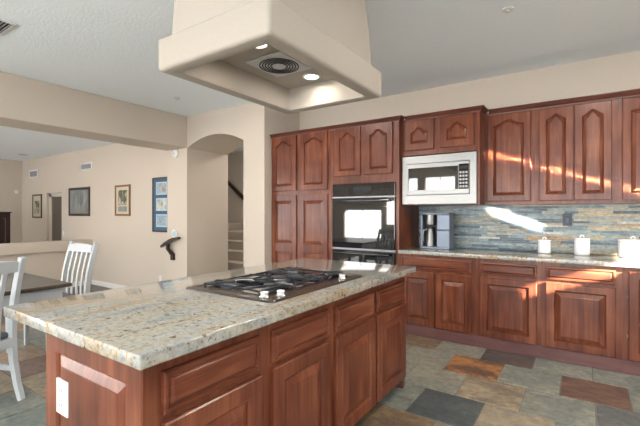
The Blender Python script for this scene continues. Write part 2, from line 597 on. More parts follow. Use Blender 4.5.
wall_with_holes('wall_right', 'y', XR, XR + .12, YR, YW, 0, ZC, [(2.36, 3.30, 1.5, 2.650), (-2.40, 1.20, .75, 2.25)])
for n, (x0, x1, z0, z1) in enumerate(REARW):
    w = thing('window_%d' % (n + 2), 'window in the wall behind the viewer', 'window', ((x0 + x1) / 2, YR - .06, z0))
    w['kind'] = 'structure'
    hwid, hh = (x1 - x0) / 2, z1 - z0
    f = MB()
    for a, b in ((-hwid, -hwid + .04), (hwid - .04, hwid)):
        f.box(a, b, -.03, .03, 0, hh)
    f.box(-hwid, hwid, -.03, .03, 0, .04).box(-hwid, hwid, -.03, .03, hh - .04, hh)
    if x1 - x0 > .6:
        f.box(-.02, .02, -.03, .03, .04, hh - .04)
    f.build('window_frame', BASEB, w)
    if n in (1, 2, 3):
        s = MB()
        k = 0
        while .06 + k * .065 < hh - .05:
            zz = .06 + k * .065
            s.box(-hwid + .04, hwid - .04, .0, .045, zz, zz + .006)
            k += 1
        s.build('blind', SHADE, w)
w = thing('window_1', 'window beside the counter with its shade drawn', 'window', (XR + .06, 2.83, 1.5))
w['kind'] = 'structure'
MB().box(-.03, .03, -.47, -.445, 0, 1.15).box(-.03, .03, .445, .47, 0, 1.15).box(-.03, .03, -.47, .47, 0, .03).build('window_frame', BASEB, w)
MB().box(-.012, -.004, -.47, .47, .0, 1.02).build('roller_shade', SHADE, w)
w = thing('window_8', 'wide window added in the right wall for fill light, its shade drawn', 'window', (XR + .06, -.6, .75))  # unseen window added to go with the right-hand fill lamp
w['kind'] = 'structure'
MB().box(-.03, .03, -1.8, -1.76, 0, 1.5).box(-.03, .03, 1.76, 1.8, 0, 1.5).box(-.03, .03, -1.76, 1.76, 0, .04).box(-.03, .03, -1.76, 1.76, 1.46, 1.5).build('window_frame', BASEB, w)
MB().box(-.012, -.004, -1.76, 1.76, .04, 1.46).build('roller_shade', SHADE, w)

# stairs beyond the arch
st = MB()
for k in range(1, 6):
    y0 = 5.0 + .27 * (k - 1)
    st.box(-6.9, -4.6, y0, 6.879 if k == 5 else y0 + .40, 0.001 if k < 3 else .18 * (k - 2), .18 * k, bev=.012)
st.box(-8.99, -6.9, 5.9, 6.879, 0.001, 1.08, bev=.012)
struct('stairs', st, CARPET)
sr = thing('stair_handrail', 'dark wooden handrail sloping on the stair wall seen through the arch', 'handrail', (-7.15, 6.83, 1.9))
MB().sweep([(-1.2, 0, .90), (-.28, 0, .21), (.33, 0, -.25)], .055, .075, (0, 1, 0)).build('rail', RAILM, sr)
for x, z in ((-.8, .60), (.1, -.08)):
    MB().cyl((x, 0, z - .04), (x, .045, z - .07), .012).build('bracket', IRON, sr, 40)

# ------------------------------------------------------------------ cabinets
def outline(w, h, fw, arch, n=17, ins=0.0):
    """closed outline of a panel opening, inset further by ins"""
    x0, x1 = fw + ins, w - fw - ins
    z0 = fw + ins
    zt = h - fw - ins
    pts = [(x0, z0), (x1, z0)]
    for i in range(n):
        t = 1 - 2 * i / (n - 1)
        x = (x0 + x1) / 2 + t * (x1 - x0) / 2
        z = zt
        if arch:
            a = abs(t) / 0.88
            up = 0.5 * (1 + math.cos(math.pi * min(1, a)))
            up = up ** 0.85
            z = zt - arch * (1 - up)
        pts.append((x, z))
    return pts

def front(name, root, x, z, w, h, mat, fw=.055, arch=0.0, t=.024, M=None, wide=.034):
    """raised-panel door or drawer front; local -Y is the face, back at y=0"""
    def L(pts, y):
        return [(x + a, y, z + b) for a, b in pts]
    O = outline(w, h, 0, 0)
    O1 = outline(w, h, .005, 0)
    d = MB()
    d.loops([L(O, 0), L(O, -t + .005), L(O1, -t), L(outline(w, h, fw, arch), -t), L(outline(w, h, fw, arch, ins=.004), -t + .005),
             L(outline(w, h, fw, arch, ins=.009), -t + .015)], cap_first=True, cap_last=True)
    p = MB()
    bv = .015 if arch else min(wide, (min(w, h) - 2 * fw) * .24)
    p.loops([L(outline(w, h, fw, arch, ins=.0095), -t + .0155), L(outline(w, h, fw, arch, ins=.014), -t + .012), L(outline(w, h, fw, arch, ins=.014 + bv), -t + .001),
             L(outline(w, h, fw, arch, ins=.018 + bv), -t - .002)], cap_first=True)
    if M is not None:
        d.xf(M)
        p.xf(M)
    do = d.build(name, mat, root)
    p.build('raised_panel', mat, do)
    return do

def drawer(root, x, z, w, h, M=None):
    def L(i, y):
        return [(x + i, y, z + i), (x + w - i, y, z + i), (x + w - i, y, z + h - i), (x + i, y, z + h - i)]
    d = MB()
    d.loops([L(0, 0), L(0, -.015), L(.004, -.019), L(.014, -.020), L(.017, -.013), L(.021, -.012), L(.031, -.021), L(.034, -.022)], cap_first=True)
    if M is not None:
        d.xf(M)
    return d.build('drawer', WOOD_H, root)

def crown(root, x0, x1, yb, z0, z1, left, right):
    prof = [(0.0, z0), (.010, z0), (.013, z0 + .012), (.022, z0 + .018), (.034, z0 + .034), (.040, z1 - .008), (.046, z1 - .006), (.046, z1), (0.0, z1)]
    m = MB()
    rings = []
    for o, z in prof:
        pts = []
        if left:
            pts.append((x0 - o, yb, z))
        pts.append((x0 - (o if left else 0), -o, z))
        pts.append((x1 + (o if right else 0), -o, z))
        if right:
            pts.append((x1 + o, yb, z))
        rings.append([m.bm.verts.new(p) for p in pts])
    for a, b in zip(rings, rings[1:]):
        for i in range(len(a) - 1):
            m.bm.faces.new((a[i], a[i + 1], b[i + 1], b[i]))
    # dust top
    m.box(x0 + .001, x1 - .001, 0.001, yb, z1 - .012, z1 - .002)
    return m.build('crown_moulding', WOOD_TRIM, root)

YB = 4.045
YT = 4.045
YM = 4.12
YU = 4.33
CW = .002
def cabinet(name, label, cat, x0, x1, yf, z0, z1, group=None):
    r = thing(name, label, cat, ((x0 + x1) / 2, yf, z0), 0, group)
    hw = (x1 - x0) / 2
    return r, hw

def base_cab(label, x0, x1, drawers, doors):
    r, hw = cabinet('base_cabinet', label, 'cabinet', x0, x1, YB, 0, .87, 'base cabinets along the backsplash wall')
    cx = (x0 + x1) / 2
    MB().box(-hw, hw, 0, YW - YB - .003, 0, .872).build('carcass', WOOD_V, r)
    MB().box(-hw, hw, -.009, 0, 0.002, .112, bev=.002).build('base_board', WOOD_BASE, r)
    MB().box(-hw, hw, -.018, -.009, 0.002, .016, bev=.004).build('shoe_moulding', WOOD_BASE, r)
    for a, b, c, d in drawers:
        drawer(r, a - cx, c, b - a, d - c)
    for a, b, c, d in doors:
        front('door', r, a - cx, c, b - a, d - c, WOOD_V, fw=.062)
    return r
base_cab('wooden base cabinet with one wide drawer over two narrow doors below the coffee maker', -1.672, -.868,
         [(-1.645, -.912, .722, .842)], [(-1.645, -1.282, .12, .688), (-1.266, -.905, .12, .688)])
base_cab('wooden base cabinet with one drawer and one door, right of the two-door one', -.868, -.304,
         [(-.830, -.339, .722, .842)], [(-.826, -.340, .115, .692)])
base_cab('wooden base cabinet with a sunlit drawer below the white canisters', -.304, .276,
         [(-.268, .233, .722, .842)], [(-.268, .233, .118, .694)])
D = base_cab('wooden base cabinet with full height doors at the right picture edge', .276, 1.45,
             [], [(.318, .855, .12, .842), (.870, 1.41, .12, .842)])
for z in (.30, .62):
    MB().cyl((.318 - .863 - .006, -.012, z), (.318 - .863 - .006, -.012, z + .03), .006).build('hinge', STEEL, D, 40)

def upper_cab(label, x0, x1, doors, cl, cr, cat='cabinet'):
    r, hw = cabinet('upper_cabinet', label, cat, x0, x1, YU, 1.405, 2.335, 'upper cabinets over the backsplash')
    cx = (x0 + x1) / 2
    MB().box(-hw, hw, 0, YW - YU - .003, 0, .95).build('carcass', WOOD_V, r)
    for a, b in doors:
        front('door', r, a - cx, .032, b - a, .885, WOOD_V, fw=.058, arch=.050)
    crown(r, -hw + (.047 if x0 < -.8 else 0), hw, YW - YU - .003, .925, .98, cl, cr)
    return r
upper_cab('upper cabinet with one arched door, right beside the microwave', -.845, -.380, [(-.816, -.414)], False, False)
upper_cab('upper cabinet with a pair of narrow arched doors crossed by the light streak', -.380, .260, [(-.345, -.064), (-.056, .223)], False, False)
upper_cab('upper cabinet at the right picture edge, its arched doors cut by the frame', .260, 1.45, [(.297, .85), (.86, 1.42)], False, True)

# pantry
pr, hw = cabinet('pantry_cabinet', 'tall wooden pantry cabinet with four doors at the left end of the cabinet wall', 'cabinet', -3.528, -2.566, YT, 0, 2.335)
cx = (-3.528 - 2.566) / 2
MB().box(-hw, hw, 0, YW - YT - .003, 0, 2.355).build('carcass', WOOD_V, pr)
MB().box(-hw, hw, -.009, 0, 0.002, .112, bev=.002).build('base_board', WOOD_BASE, pr)
for a, b in ((-3.508, -3.093), (-3.030, -2.606)):
    front('door', pr, a - cx, 1.612, b - a, .728, WOOD_V, fw=.062, arch=.055)
    def LL(pts, y, zz):
        return [(a - cx + p, y, zz + q) for p, q in pts]
    # tall lower door with two stacked panels
    w_, h_, t_ = b - a, 1.44, .02
    z0_ = .115
    dm = MB()
    O, O1 = outline(w_, h_, 0, 0), outline(w_, h_, .005, 0)
    dm.loops([LL(O, 0, z0_), LL(O, -t_ + .013, z0_), LL(O1, -t_ + .010, z0_)], cap_first=True)
    fw_ = .062
    dm.box(a - cx, a - cx + fw_, -t_, -.008, z0_, z0_ + h_, bev=.003)
    dm.box(b - cx - fw_, b - cx, -t_, -.008, z0_, z0_ + h_, bev=.003)
    for q0, q1 in ((0, .075), (.690, .800), (h_ - .075, h_)):
        dm.box(a - cx + fw_ - .002, b - cx - fw_ + .002, -t_, -.008, z0_ + q0, z0_ + q1, bev=.003)
    do = dm.build('door', WOOD_V, pr)
    for q0, q1 in ((.075, .690), (.800, h_ - .075)):
        pm = MB()
        hh_ = q1 - q0
        ww_ = w_ - 2 * fw_
        def PL(i, y):
            return [(a - cx + fw_ + i, y, z0_ + q0 + i), (b - cx - fw_ - i, y, z0_ + q0 + i), (b - cx - fw_ - i, y, z0_ + q1 - i), (a - cx + fw_ + i, y, z0_ + q1 - i)]
        pm.loops([PL(.004, -.0105), PL(.006, -.0115), PL(.040, -.019), PL(.044, -.021)], cap_first=True)
        pm.build('raised_panel', WOOD_V, do)
crown(pr, -hw, hw, YW - YT - .003, 2.335, 2.385, False, False)

# oven tower
orr, hw = cabinet('oven_cabinet', 'tall wooden cabinet housing the black double oven', 'cabinet', -2.564, -1.674, YT, 0, 2.335)
cx = (-2.564 - 1.674) / 2
oc = MB()
D_ = YW - YT - .003
oc.box(-hw, -hw + .032, 0, D_, 0, 2.355).box(hw - .038, hw, 0, D_, 0, 2.355)
oc.box(-hw + .032, hw - .038, 0, D_, 1.668, 2.355).box(-hw + .032, hw - .038, 0, D_, 0, .27)
oc.box(-hw + .032, hw - .038, D_ - .02, D_, .27, 1.668)
oc.build('carcass', WOOD_V, orr)
MB().box(-hw, hw, -.009, 0, 0.002, .112, bev=.002).build('base_board', WOOD_BASE, orr)
for a, b in ((-2.498, -2.150), (-2.084, -1.748)):
    front('door', orr, a - cx, 1.762, b - a, .572, WOOD_V, fw=.056, arch=.058)
crown(orr, -hw, hw, YM - YT - .002, 2.335, 2.385, False, True)

# microwave cabinet
mr, hw = cabinet('microwave_cabinet', 'short wooden cabinet with two small arched doors above the microwave', 'cabinet', -1.672, -.847, YM, 1.405, 2.335)
cx = (-1.672 - .847) / 2
D_ = YW - YM - .003
mc = MB()
mc.box(-hw, hw, 0, D_, .545, .95).box(hw - .022, hw, 0, D_, 0, .545).box(-hw, -hw + .006, .0, D_, 0, .545).box(-hw + .006, hw - .022, D_ - .02, D_, 0, .545)
mc.box(-hw + .006, hw - .022, .03, D_ - .02, 0, .006)
mc.build('carcass', WOOD_V, mr)
for a, b in ((-1.632, -1.305), (-1.240, -.898)):
    front('door', mr, a - cx, 2.005 - 1.405, b - a, .322, WOOD_V, fw=.068, arch=.06)
crown(mr, -hw + .047, hw, YU - YM - .002, .930, .98, False, True)

# ------------------------------------------------------------------ appliances
def oven():
    x0, x1 = -2.530, -1.714
    cx = (x0 + x1) / 2
    h = (x1 - x0) / 2
    r = thing('double_wall_oven', 'black glass double wall oven built into the tall cabinet', 'oven', (cx, YT, .28))
    Z = lambda z: z - .28
    MB().box(-h + .02, h - .02, .005, .55, Z(.285), Z(1.655)).build('body', BLACKP, r)
    MB().box(-h, h, -.022, .004, Z(1.515), Z(1.660), bev=.004).build('control_panel', BLACKG, r)
    MB().box(-.12, .12, -.0235, -.0215, Z(1.56), Z(1.62)).build('display', DARKV, r)
    for i in range(4):
        for s in (-1, 1):
            MB().cyl((s * (.18 + .045 * i), -.0215, Z(1.59)), (s * (.18 + .045 * i), -.0245, Z(1.59)), .008).build('button', DARKV, r, 40)
    for z0, z1 in ((.905, 1.495), (.290, .880)):
        d = MB().box(-h, h, -.030, .004, Z(z0), Z(z1), bev=.005).build('oven_door', BLACKG, r)
        MB().box(-h + .09, h - .09, -.032, -.029, Z(z0 + .10), Z(z1 - .10), bev=.001).build('door_window', BLACKG, d)
        hz = z1 - .035
        hd = MB().tube([(-h + .05, -.066, Z(hz)), (h - .05, -.066, Z(hz))], .014, 12)
        hd.cyl((-h + .08, -.066, Z(hz)), (-h + .08, -.028, Z(hz)), .010).cyl((h - .08, -.066, Z(hz)), (h - .08, -.028, Z(hz)), .010)
        hd.build('handle', BLACKG, d, 40)
    for a, b in ((.882, .903), (1.497, 1.513)):
        MB().box(-h, h, -.018, .004, Z(a), Z(b)).build('vent_strip', BURN, r)
oven()

def microwave():
    x0, x1 = -1.662, -.872
    cx = (x0 + x1) / 2
    h = (x1 - x0) / 2
    r = thing('microwave', 'stainless steel built-in microwave over the coffee maker', 'microwave', (cx, YM, 1.41))
    H = .53
    ix0, ix1, iz0, iz1 = -h + .056, h - .067, .100, .446
    MB().box(-h + .03, h - .03, .004, .45, .012, H - .012).build('body', BLACKP, r)
    def Lp(a, b, c, d, y):
        return [(a, y, c), (b, y, c), (b, y, d), (a, y, d)]
    t = MB()
    t.loops([Lp(-h, h, 0, H, .003), Lp(-h, h, 0, H, -.016), Lp(-h + .005, h - .005, .005, H - .005, -.020), Lp(ix0, ix1, iz0, iz1, -.020), Lp(ix0 + .002, ix1 - .002, iz0 + .002, iz1 - .002, -.002)], cap_last=False)
    t.build('trim_frame', STEEL, r)
    MB().box(ix0 + .004, ix1 - .004, -.026, 0, iz0 + .004, iz1 - .004, bev=.004).build('door', STEEL, r)
    MB().box(ix0 + .020, ix1 - .112, -.0285, -.025, iz0 + .055, iz1 - .050, bev=.001).build('door_window', BLACKG, r)
    cp = MB().box(ix1 - .108, ix1 - .008, -.0285, -.025, iz0 + .055, iz1 - .035, bev=.001).build('control_panel', BLACKG, r)
    for i in range(3):
        for j in range(5):
            MB().box(ix1 - .098 + i * .029, ix1 - .078 + i * .029, -.0305, -.028, iz0 + .07 + j * .036, iz0 + .09 + j * .036, bev=.001).build('button', GREYP, cp)
    MB().box(ix1 - .098, ix1 - .02, -.0295, -.028, iz0 + .258, iz0 + .290).build('display', DARKV, cp)
microwave()

# ------------------------------------------------------------------ counters and backsplash
ct = MB().box(-1.672, 1.46, 4.005, YW - .002, .874, .914, bev=.006, seg=3).build('granite_countertop', GRANITE, None, 40)
tag(ct, 'speckled beige granite countertop below the slate backsplash', 'countertop')

def backsplash():
    m = MB()
    dat = []
    pal = [((0.15, 0.22, 0.27), (0.25, 0.33, 0.36)), ((0.23, 0.30, 0.33), (0.36, 0.42, 0.41)), ((0.36, 0.345, 0.28), (0.50, 0.46, 0.35)),
           ((0.44, 0.37, 0.25), (0.56, 0.48, 0.33)), ((0.085, 0.125, 0.165), (0.15, 0.19, 0.22)), ((0.36, 0.23, 0.13), (0.48, 0.35, 0.22)),
           ((0.29, 0.32, 0.30), (0.43, 0.43, 0.38)), ((0.54, 0.54, 0.50), (0.62, 0.60, 0.53))]
    z = .914
    zt = 1.405
    row = 0
    while z < zt - .004:
        hgt = random.choice([.016, .020, .024, .028])
        z1 = min(z + hgt, zt)
        x = -1.672
        while x < 1.44:
            l = random.uniform(.12, .42)
            x1 = min(x + l, 1.45)
            dpt = random.uniform(.010, .015)
            warm = min(1, max(0, (x + 1.0) / 1.3))
            wts = [4 - 2.2 * warm, 4 - 1.6 * warm, 1.5 + 1.2 * warm, .6 + 2.6 * warm, 2, .25 + 1.0 * warm, 2.5, .9]
            k = random.choices(pal, wts)[0]
            g = .0008
            y1, y0 = YW - .0005, YW - dpt
            a, b, c, d = x + g, x1 - g, z + g, z1 - g
            e = .001
            m.loops([[(a, y1, c), (b, y1, c), (b, y1, d), (a, y1, d)], [(a, y0 + e, c), (b, y0 + e, c), (b, y0 + e, d), (a, y0 + e, d)],
                     [(a + e, y0, c + e), (b - e, y0, c + e), (b - e, y0, d - e), (a + e, y0, d - e)]])
            dat.append((k, (random.uniform(-9, 9), random.uniform(-9, 9), random.uniform(-9, 9)), 9))
            x = x1
        z = z1
    return attr_build('wall_backsplash', m, dat, STRIP)
backsplash()

ADAPT = plain('slate_blue_plastic', (0.06, 0.08, 0.13), 0.35)
ot = thing('wall_outlet', 'black electrical outlet with a plug adapter on the slate backsplash', 'outlet', (-.12, YW - .016, 1.25))
MB().box(-.041, .041, -.004, .002, -.062, .062, bev=.002).build('cover_plate', BLACKP, ot)
MB().box(-.018, .022, -.030, -.004, -.040, .030, bev=.008).build('plug_adapter', ADAPT, ot)

# ------------------------------------------------------------------ counter items
def canister(label, x, y, r, h):
    t = thing('canister', label, 'canister', (x, y, .9145), 0, 'white ceramic canisters on the counter')
    MB().lathe([(r * .90, 0), (r * .97, .004), (r, .016), (r, h - .012), (r * .98, h - .004), (r * .93, h)], seg=36).build('body', CERAMIC, t, 40)
    lid = MB().lathe([(r * .95, h), (r * 1.02, h + .003), (r * 1.02, h + .012), (r * .96, h + .017), (r * .3, h + .021), (.006, h + .021)], seg=36).build('lid', CERAMIC, t, 40)
    k = [(.016 * math.cos(a), 0, h + .018 + .024 * math.sin(a)) for a in [math.pi * i / 12 for i in range(13)]]
    MB().tube(k, .0055, 8).build('lid_handle', CERAMIC, lid, 60)
canister('small white ceramic canister, shortest of the three on the counter', -.312, 4.52, .060, .118)
canister('mid sized white ceramic canister standing below the black outlet', .003, 4.50, .066, .148)
canister('wide white ceramic canister glaring in the sun at the right picture edge', .385, 4.50, .112, .150)

def coffee_maker():
    t = thing('coffee_maker', 'silver and black drip coffee maker on the counter below the microwave', 'coffee maker', (-1.372, 4.43, .9145))
    MB().box(-.165, .165, -.10, .10, 0, .022, bev=.006).build('base', SILVER, t)
    MB().box(-.165, .02, .02, .10, .022, .385, bev=.006).build('rear_column', BLACKP, t)
    MB().box(-.165, -.140, -.09, .02, .022, .385, bev=.005).build('side_panel', SILVER, t)
    MB().box(-.165, .165, -.10, .10, .385, .405, bev=.006).build('top_lid', SILVER, t)
    MB().lathe([(.046, .262), (.060, .272), (.064, .34), (.064, .384)], (-.068, -.030, 0), seg=28).build('brew_basket', STEEL, t, 40)
    MB().box(.022, .165, -.085, .10, .215, .385, bev=.008).build('water_tank', SILVER, t)
    MB().box(.022, .165, -.090, .10, .022, .212, bev=.008).build('control_housing', SILVER, t)
    MB().box(.06, .125, -.0925, -.089, .08, .18, bev=.001).build('control_panel', SILVER, t)
    c = thing('thermal_carafe', 'steel thermal carafe standing inside the coffee maker', 'carafe', (-1.440, 4.40, .9370))
    MB().lathe([(.050, 0), (.056, .006), (.056, .02), (.052, .10), (.040, .160), (.034, .185), (.038, .205)], seg=28).build('body', STEEL, c, 40)
    MB().lathe([(.036, .205), (.038, .209), (.036, .224), (.012, .228)], seg=28).build('lid', BLACKP, c, 40)
    MB().sweep([(-.034, -.02, .195), (-.064, -.035, .185), (-.076, -.04, .13), (-.070, -.036, .06), (-.054, -.02, .045)], .018, .012, (0.5, -1, 0)).build('handle', STEEL, c, 40)
coffee_maker()

# ------------------------------------------------------------------ island
def island():
    X0, X1, Y0, Y1 = -1.785, -1.112, .70, 2.775
    r = thing('kitchen_island', 'wooden kitchen island cabinet with raised-panel drawers and doors below the granite slab', 'island', ((X0 + X1) / 2, (Y0 + Y1) / 2, 0))
    cx, cy = (X0 + X1) / 2, (Y0 + Y1) / 2
    m = MB().box(X0 - cx, X1 - cx, Y0 - cy, Y1 - cy, .105, .869)
    m.box(X0 - cx, X1 - cx - .07, Y0 - cy + .0, Y1 - cy - .001, 0.002, .105)
    m.build('carcass', WOOD_V, r)
    MB().box(X1 - cx - .07, X1 - cx, Y1 - cy - .02, Y1 - cy, .002, .105).box(X1 - cx - .07, X1 - cx, Y0 - cy, Y0 - cy + .06, .002, .105).build('corner_foot', WOOD_BASE, r)
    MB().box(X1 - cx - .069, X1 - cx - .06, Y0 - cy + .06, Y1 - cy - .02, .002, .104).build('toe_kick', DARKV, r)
    M = Matrix.Translation((X1 - cx, 0, 0)) @ Matrix.Rotation(R(90), 4, 'Z')
    # local x of the rotated fronts runs along +Y
    for a, b in ((.742, 1.182), (1.263, 1.716), (1.779, 2.236), (2.285, 2.765)):
        drawer(r, a - cy, .676, b - a, .138, M)
    for a, b in ((.742, 1.192), (1.265, 1.716), (1.779, 2.255), (2.285, 2.765)):
        front('door', r, a - cy, .09, b - a, .560, WOOD_V, fw=.068, M=M)
    # end panel facing the nook
    M2 = Matrix.Translation((0, Y0 - cy, 0))
    front('end_panel', r, X0 - cx, .002, X1 - X0, .866, WOOD_V, fw=.088, M=M2)
    front('end_panel', r, 0, .002, X1 - X0, .866, WOOD_V, fw=.088, M=Matrix.Translation((X1 - cx, Y1 - cy, 0)) @ Matrix.Rotation(R(180), 4, 'Z'))
island()
sl = MB().box(-2.072, -1.035, .624, 2.830, .870, .914, bev=.006, seg=3)
it = sl.build('granite_island_top', GRANITE, None, 40)
tag(it, 'large pale granite slab with brown veins on the kitchen island', 'countertop')
io = thing('island_outlet', 'white electrical outlet on the end panel of the wooden island', 'outlet', (-1.630, .6745, .620))
MB().box(-.046, .046, -.005, .005, -.066, .066, bev=.003).build('cover_plate', WHITEP, io)
for z in (-.028, .028):
    s = MB().box(-.017, .017, -.008, -.004, z - .018, z + .018, bev=.004).build('socket', WHITEP, io)
    MB().box(-.009, -.006, -.0086, -.0078, z - .006, z + .007).box(.006, .009, -.0086, -.0078, z - .006, z + .007).build('slots', DARKV, s)

def cooktop():
    cx, cy = -1.452, 1.752
    hx, hy = .308, .440
    t = thing('gas_cooktop', 'black gas cooktop with cast iron grates set into the island granite', 'cooktop', (cx, cy, .9145))
    def L(i, z):
        n = 5
        pts = []
        rr = max(.004, .022 - i * .4)
        for qx, qy, a0 in ((hx - i, hy - i, 0), (-hx + i, hy - i, 90), (-hx + i, -hy + i, 180), (hx - i, -hy + i, 270)):
            sx, sy = (1 if qx > 0 else -1), (1 if qy > 0 else -1)
            for k in range(n):
                a = R(a0 + 90 * k / (n - 1))
                pts.append((qx - sx * rr + rr * math.cos(a), qy - sy * rr + rr * math.sin(a), z))
        return pts
    MB().loops([L(0, 0), L(0, .004), L(.004, .010), L(.040, .012), L(.052, .009), L(.058, .008)], cap_first=True).build('pan', COOKF, t)
    MB().box(-.232, .215, -.365, .375, .006, .0105, bev=.002).build('glass_panel', BLACKG, t)
    B = [(-.15, -.27, .042), (-.15, .27, .050), (.10, -.22, .036), (.12, .20, .042), (-.02, .0, .058)]
    for x, y, rad in B:
        b = MB().lathe([(rad * 1.25, .0095), (rad * 1.2, .013), (rad, .015), (rad, .022), (rad * .9, .024)], (x, y, 0), 24).build('burner', BURN, t, 40)
        MB().lathe([(rad * .8, .0242), (rad * .84, .028), (rad * .8, .033), (rad * .3, .035)], (x, y, 0), 24).build('burner_cap', IRON, b, 40)
    def arc(x0, y0, x1, y1, zz, lift=.0, bend=0.0):
        pts = []
        for k in range(9):
            s = k / 8
            nx, ny = -(y1 - y0), (x1 - x0)
            q = bend * 4 * s * (1 - s)
            pts.append((x0 + (x1 - x0) * s + nx * q, y0 + (y1 - y0) * s + ny * q, zz + lift * (1 - (2 * s - 1) ** 2)))
        return pts
    for gi, (ya, yb, cs) in enumerate(((-.365, -.135, [B[0], B[2]]), (-.125, .125, [B[4]]), (.135, .365, [B[1], B[3]]))):
        m = MB()
        xa, xb = -.235, (.165 if gi == 0 else .19)
        zt_ = .023
        for p in (arc(xa, ya, xb, ya, zt_, 0, .05), arc(xb, yb, xa, yb, zt_, 0, .05)):
            m.tube(p, .006, 6)
        for p in (arc(xb, ya, xb, yb, zt_, 0, .03), arc(xa, yb, xa, ya, zt_, 0, .03)):
            m.tube(p, .006, 6)
        for x, y in ((xa, ya), (xb, ya), (xa, yb), (xb, yb)):
            m.cyl((x, y, .009), (x, y, .026), .007, .006, 8)
        for bx, by, rad in cs:
            i_ = rad * .55
            if bx > -.05:
                m.tube(arc(bx + i_, by, xb, by + .02, zt_ + .003, .005, .10), .0068, 6)
            if bx < .05:
                m.tube(arc(bx - i_, by, xa, by - .02, zt_ + .003, .005, .10), .0068, 6)
            m.tube(arc(bx, by + i_, bx + .05, yb, zt_ + .003, .005, .18), .0068, 6)
            m.tube(arc(bx, by - i_, bx - .05, ya, zt_ + .003, .005, .18), .0068, 6)
            m.tube(arc(bx + i_ * .7, by + i_ * .7, bx + .10, (by + yb) / 2 + .03, zt_ + .003, .004, .15), .006, 6)
        m.build('grate', IRON, t, 50)
    for x, y in ((-1.218, 1.345), (-1.175, 1.412), (-1.180, 1.985)):
        k = MB().lathe([(.024, .011), (.025, .016), (.021, .020), (.019, .024)], (x - cx, y - cy, 0), 24).build('knob', CHROME, t, 40)
        MB().lathe([(.018, .0242), (.0150, .028), (.020, .036), (.0185, .039), (.010, .041)], (x - cx, y - cy, 0), 24).build('knob_cap', WHITEP, k, 40)
COOKF = plain('dark_bronze_enamel', (0.060, 0.046, 0.038), 0.22, 0.3, coat=0.2)
cooktop()

# ------------------------------------------------------------------ range hood
def hood():
    X0, X1, Y0, Y1, Z0, Z1 = -1.822, -1.052, 1.192, 2.268, 2.050, 2.215
    cx, cy = (X0 + X1) / 2, (Y0 + Y1) / 2
    hx, hy = (X1 - X0) / 2, (Y1 - Y0) / 2
    t = thing('range_hood', 'cream plaster range hood hanging from the ceiling above the cooktop', 'range hood', (cx, cy, Z0))
    def L(ix, z, rr=.02):
        pts = []
        for qx, qy, a0 in ((hx - ix, hy - ix, 0), (-hx + ix, hy - ix, 90), (-hx + ix, -hy + ix, 180), (hx - ix, -hy + ix, 270)):
            sx, sy = (1 if qx > 0 else -1), (1 if qy > 0 else -1)
            for k in range(5):
                a = R(a0 + 90 * k / 4)
                pts.append((qx - sx * rr + rr * math.cos(a), qy - sy * rr + rr * math.sin(a), z - Z0))
        return pts
    m = MB()
    m.loops([L(.086, 2.205, .012), L(.086, Z0 + .015, .012), L(.082, Z0 + .004, .012), L(.070, Z0, .012), L(.018, Z0), L(.008, Z0 + .003), L(.002, Z0 + .010), L(0, Z0 + .02), L(0, Z1 - .012), L(.003, Z1 - .004), L(.012, Z1), L(.050, Z1)],
            cap_first=True, cap_last=False)
    m.build('skirt', HOODM, t, 50)
    c = MB()
    c.loops([L(.046, Z1 - .002), L(.048, Z1 + .06), L(.052, Z1 + .15), L(.058, Z1 + .25), L(.070, Z1 + .38), L(.082, Z1 + .5), L(.095, ZC - .001)], cap_first=False, cap_last=False)
    c.build('chimney', HOODM, t, 60)
    # exhaust grille
    gx, gy, gz = -1.49 - cx, 1.775 - cy, 2.203 - Z0
    f = MB().box(gx - .135, gx + .135, gy - .145, gy + .145, gz - .012, gz + .001, bev=.004).build('fan_grille', GRILLE, t)
    for k in range(5):
        r0 = .040 + k * .0165
        MB().lathe([(r0 + .006, gz - .0155), (r0 + .0115, gz - .0155), (r0 + .0115, gz - .0120), (r0 + .006, gz - .0120)], (gx, gy, 0), 36, closed=True).build('slot_ring', DARKV, f, 40)
    MB().lathe([(.040, gz - .012), (.040, gz - .018), (.030, gz - .021), (.004, gz - .021)], (gx, gy, 0), 28).build('hub', GRILLE, f, 40)
    for x, y in ((-1.40, 1.50), (-1.452, 2.053)):
        lx, ly = x - cx, y - cy
        b = MB().lathe([(.058, gz + .001), (.058, gz - .004), (.046, gz - .006), (.044, gz - .002)], (lx, ly, 0), 32).build('hood_light', WHITEP, t, 40)
        MB().lathe([(.043, gz - .002), (.043, gz - .005), (.01, gz - .006)], (lx, ly, 0), 32).build('lamp_lens', LENS, b, 40)
        lamp('hood_lamp', 'AREA', (lx + cx, ly + cy, 2.19), (0, 0, -1), 1.5, (1, 0.93, 0.82), shape='DISK', size=.08)
hood()

# ------------------------------------------------------------------ nook table and chairs
def table():
    x0, x1, y0, y1 = -4.55, -3.43, .10, 1.487
    cx, cy = (x0 + x1) / 2, (y0 + y1) / 2
    hx, hy = (x1 - x0) / 2, (y1 - y0) / 2
    t = thing('dining_table', 'dining table with dark wood top and white base beyond the island', 'table', (cx, cy, 0))
    MB().box(-hx, hx, -hy, hy, .722, .752, bev=.006).build('tabletop', DARKW, t)
    MB().box(-hx + .05, hx - .05, -hy + .05, hy - .05, .625, .721, bev=.003).build('apron', CHAIRW, t)
    for sx in (-1, 1):
        for sy in (-1, 1):
            MB().sweep([(sx * (hx - .085), sy * (hy - .085), .003), (sx * (hx - .085), sy * (hy - .085), .624)], [.05, .075], [.05, .075], (1, 0, 0)).build('leg', CHAIRW, t)
table()

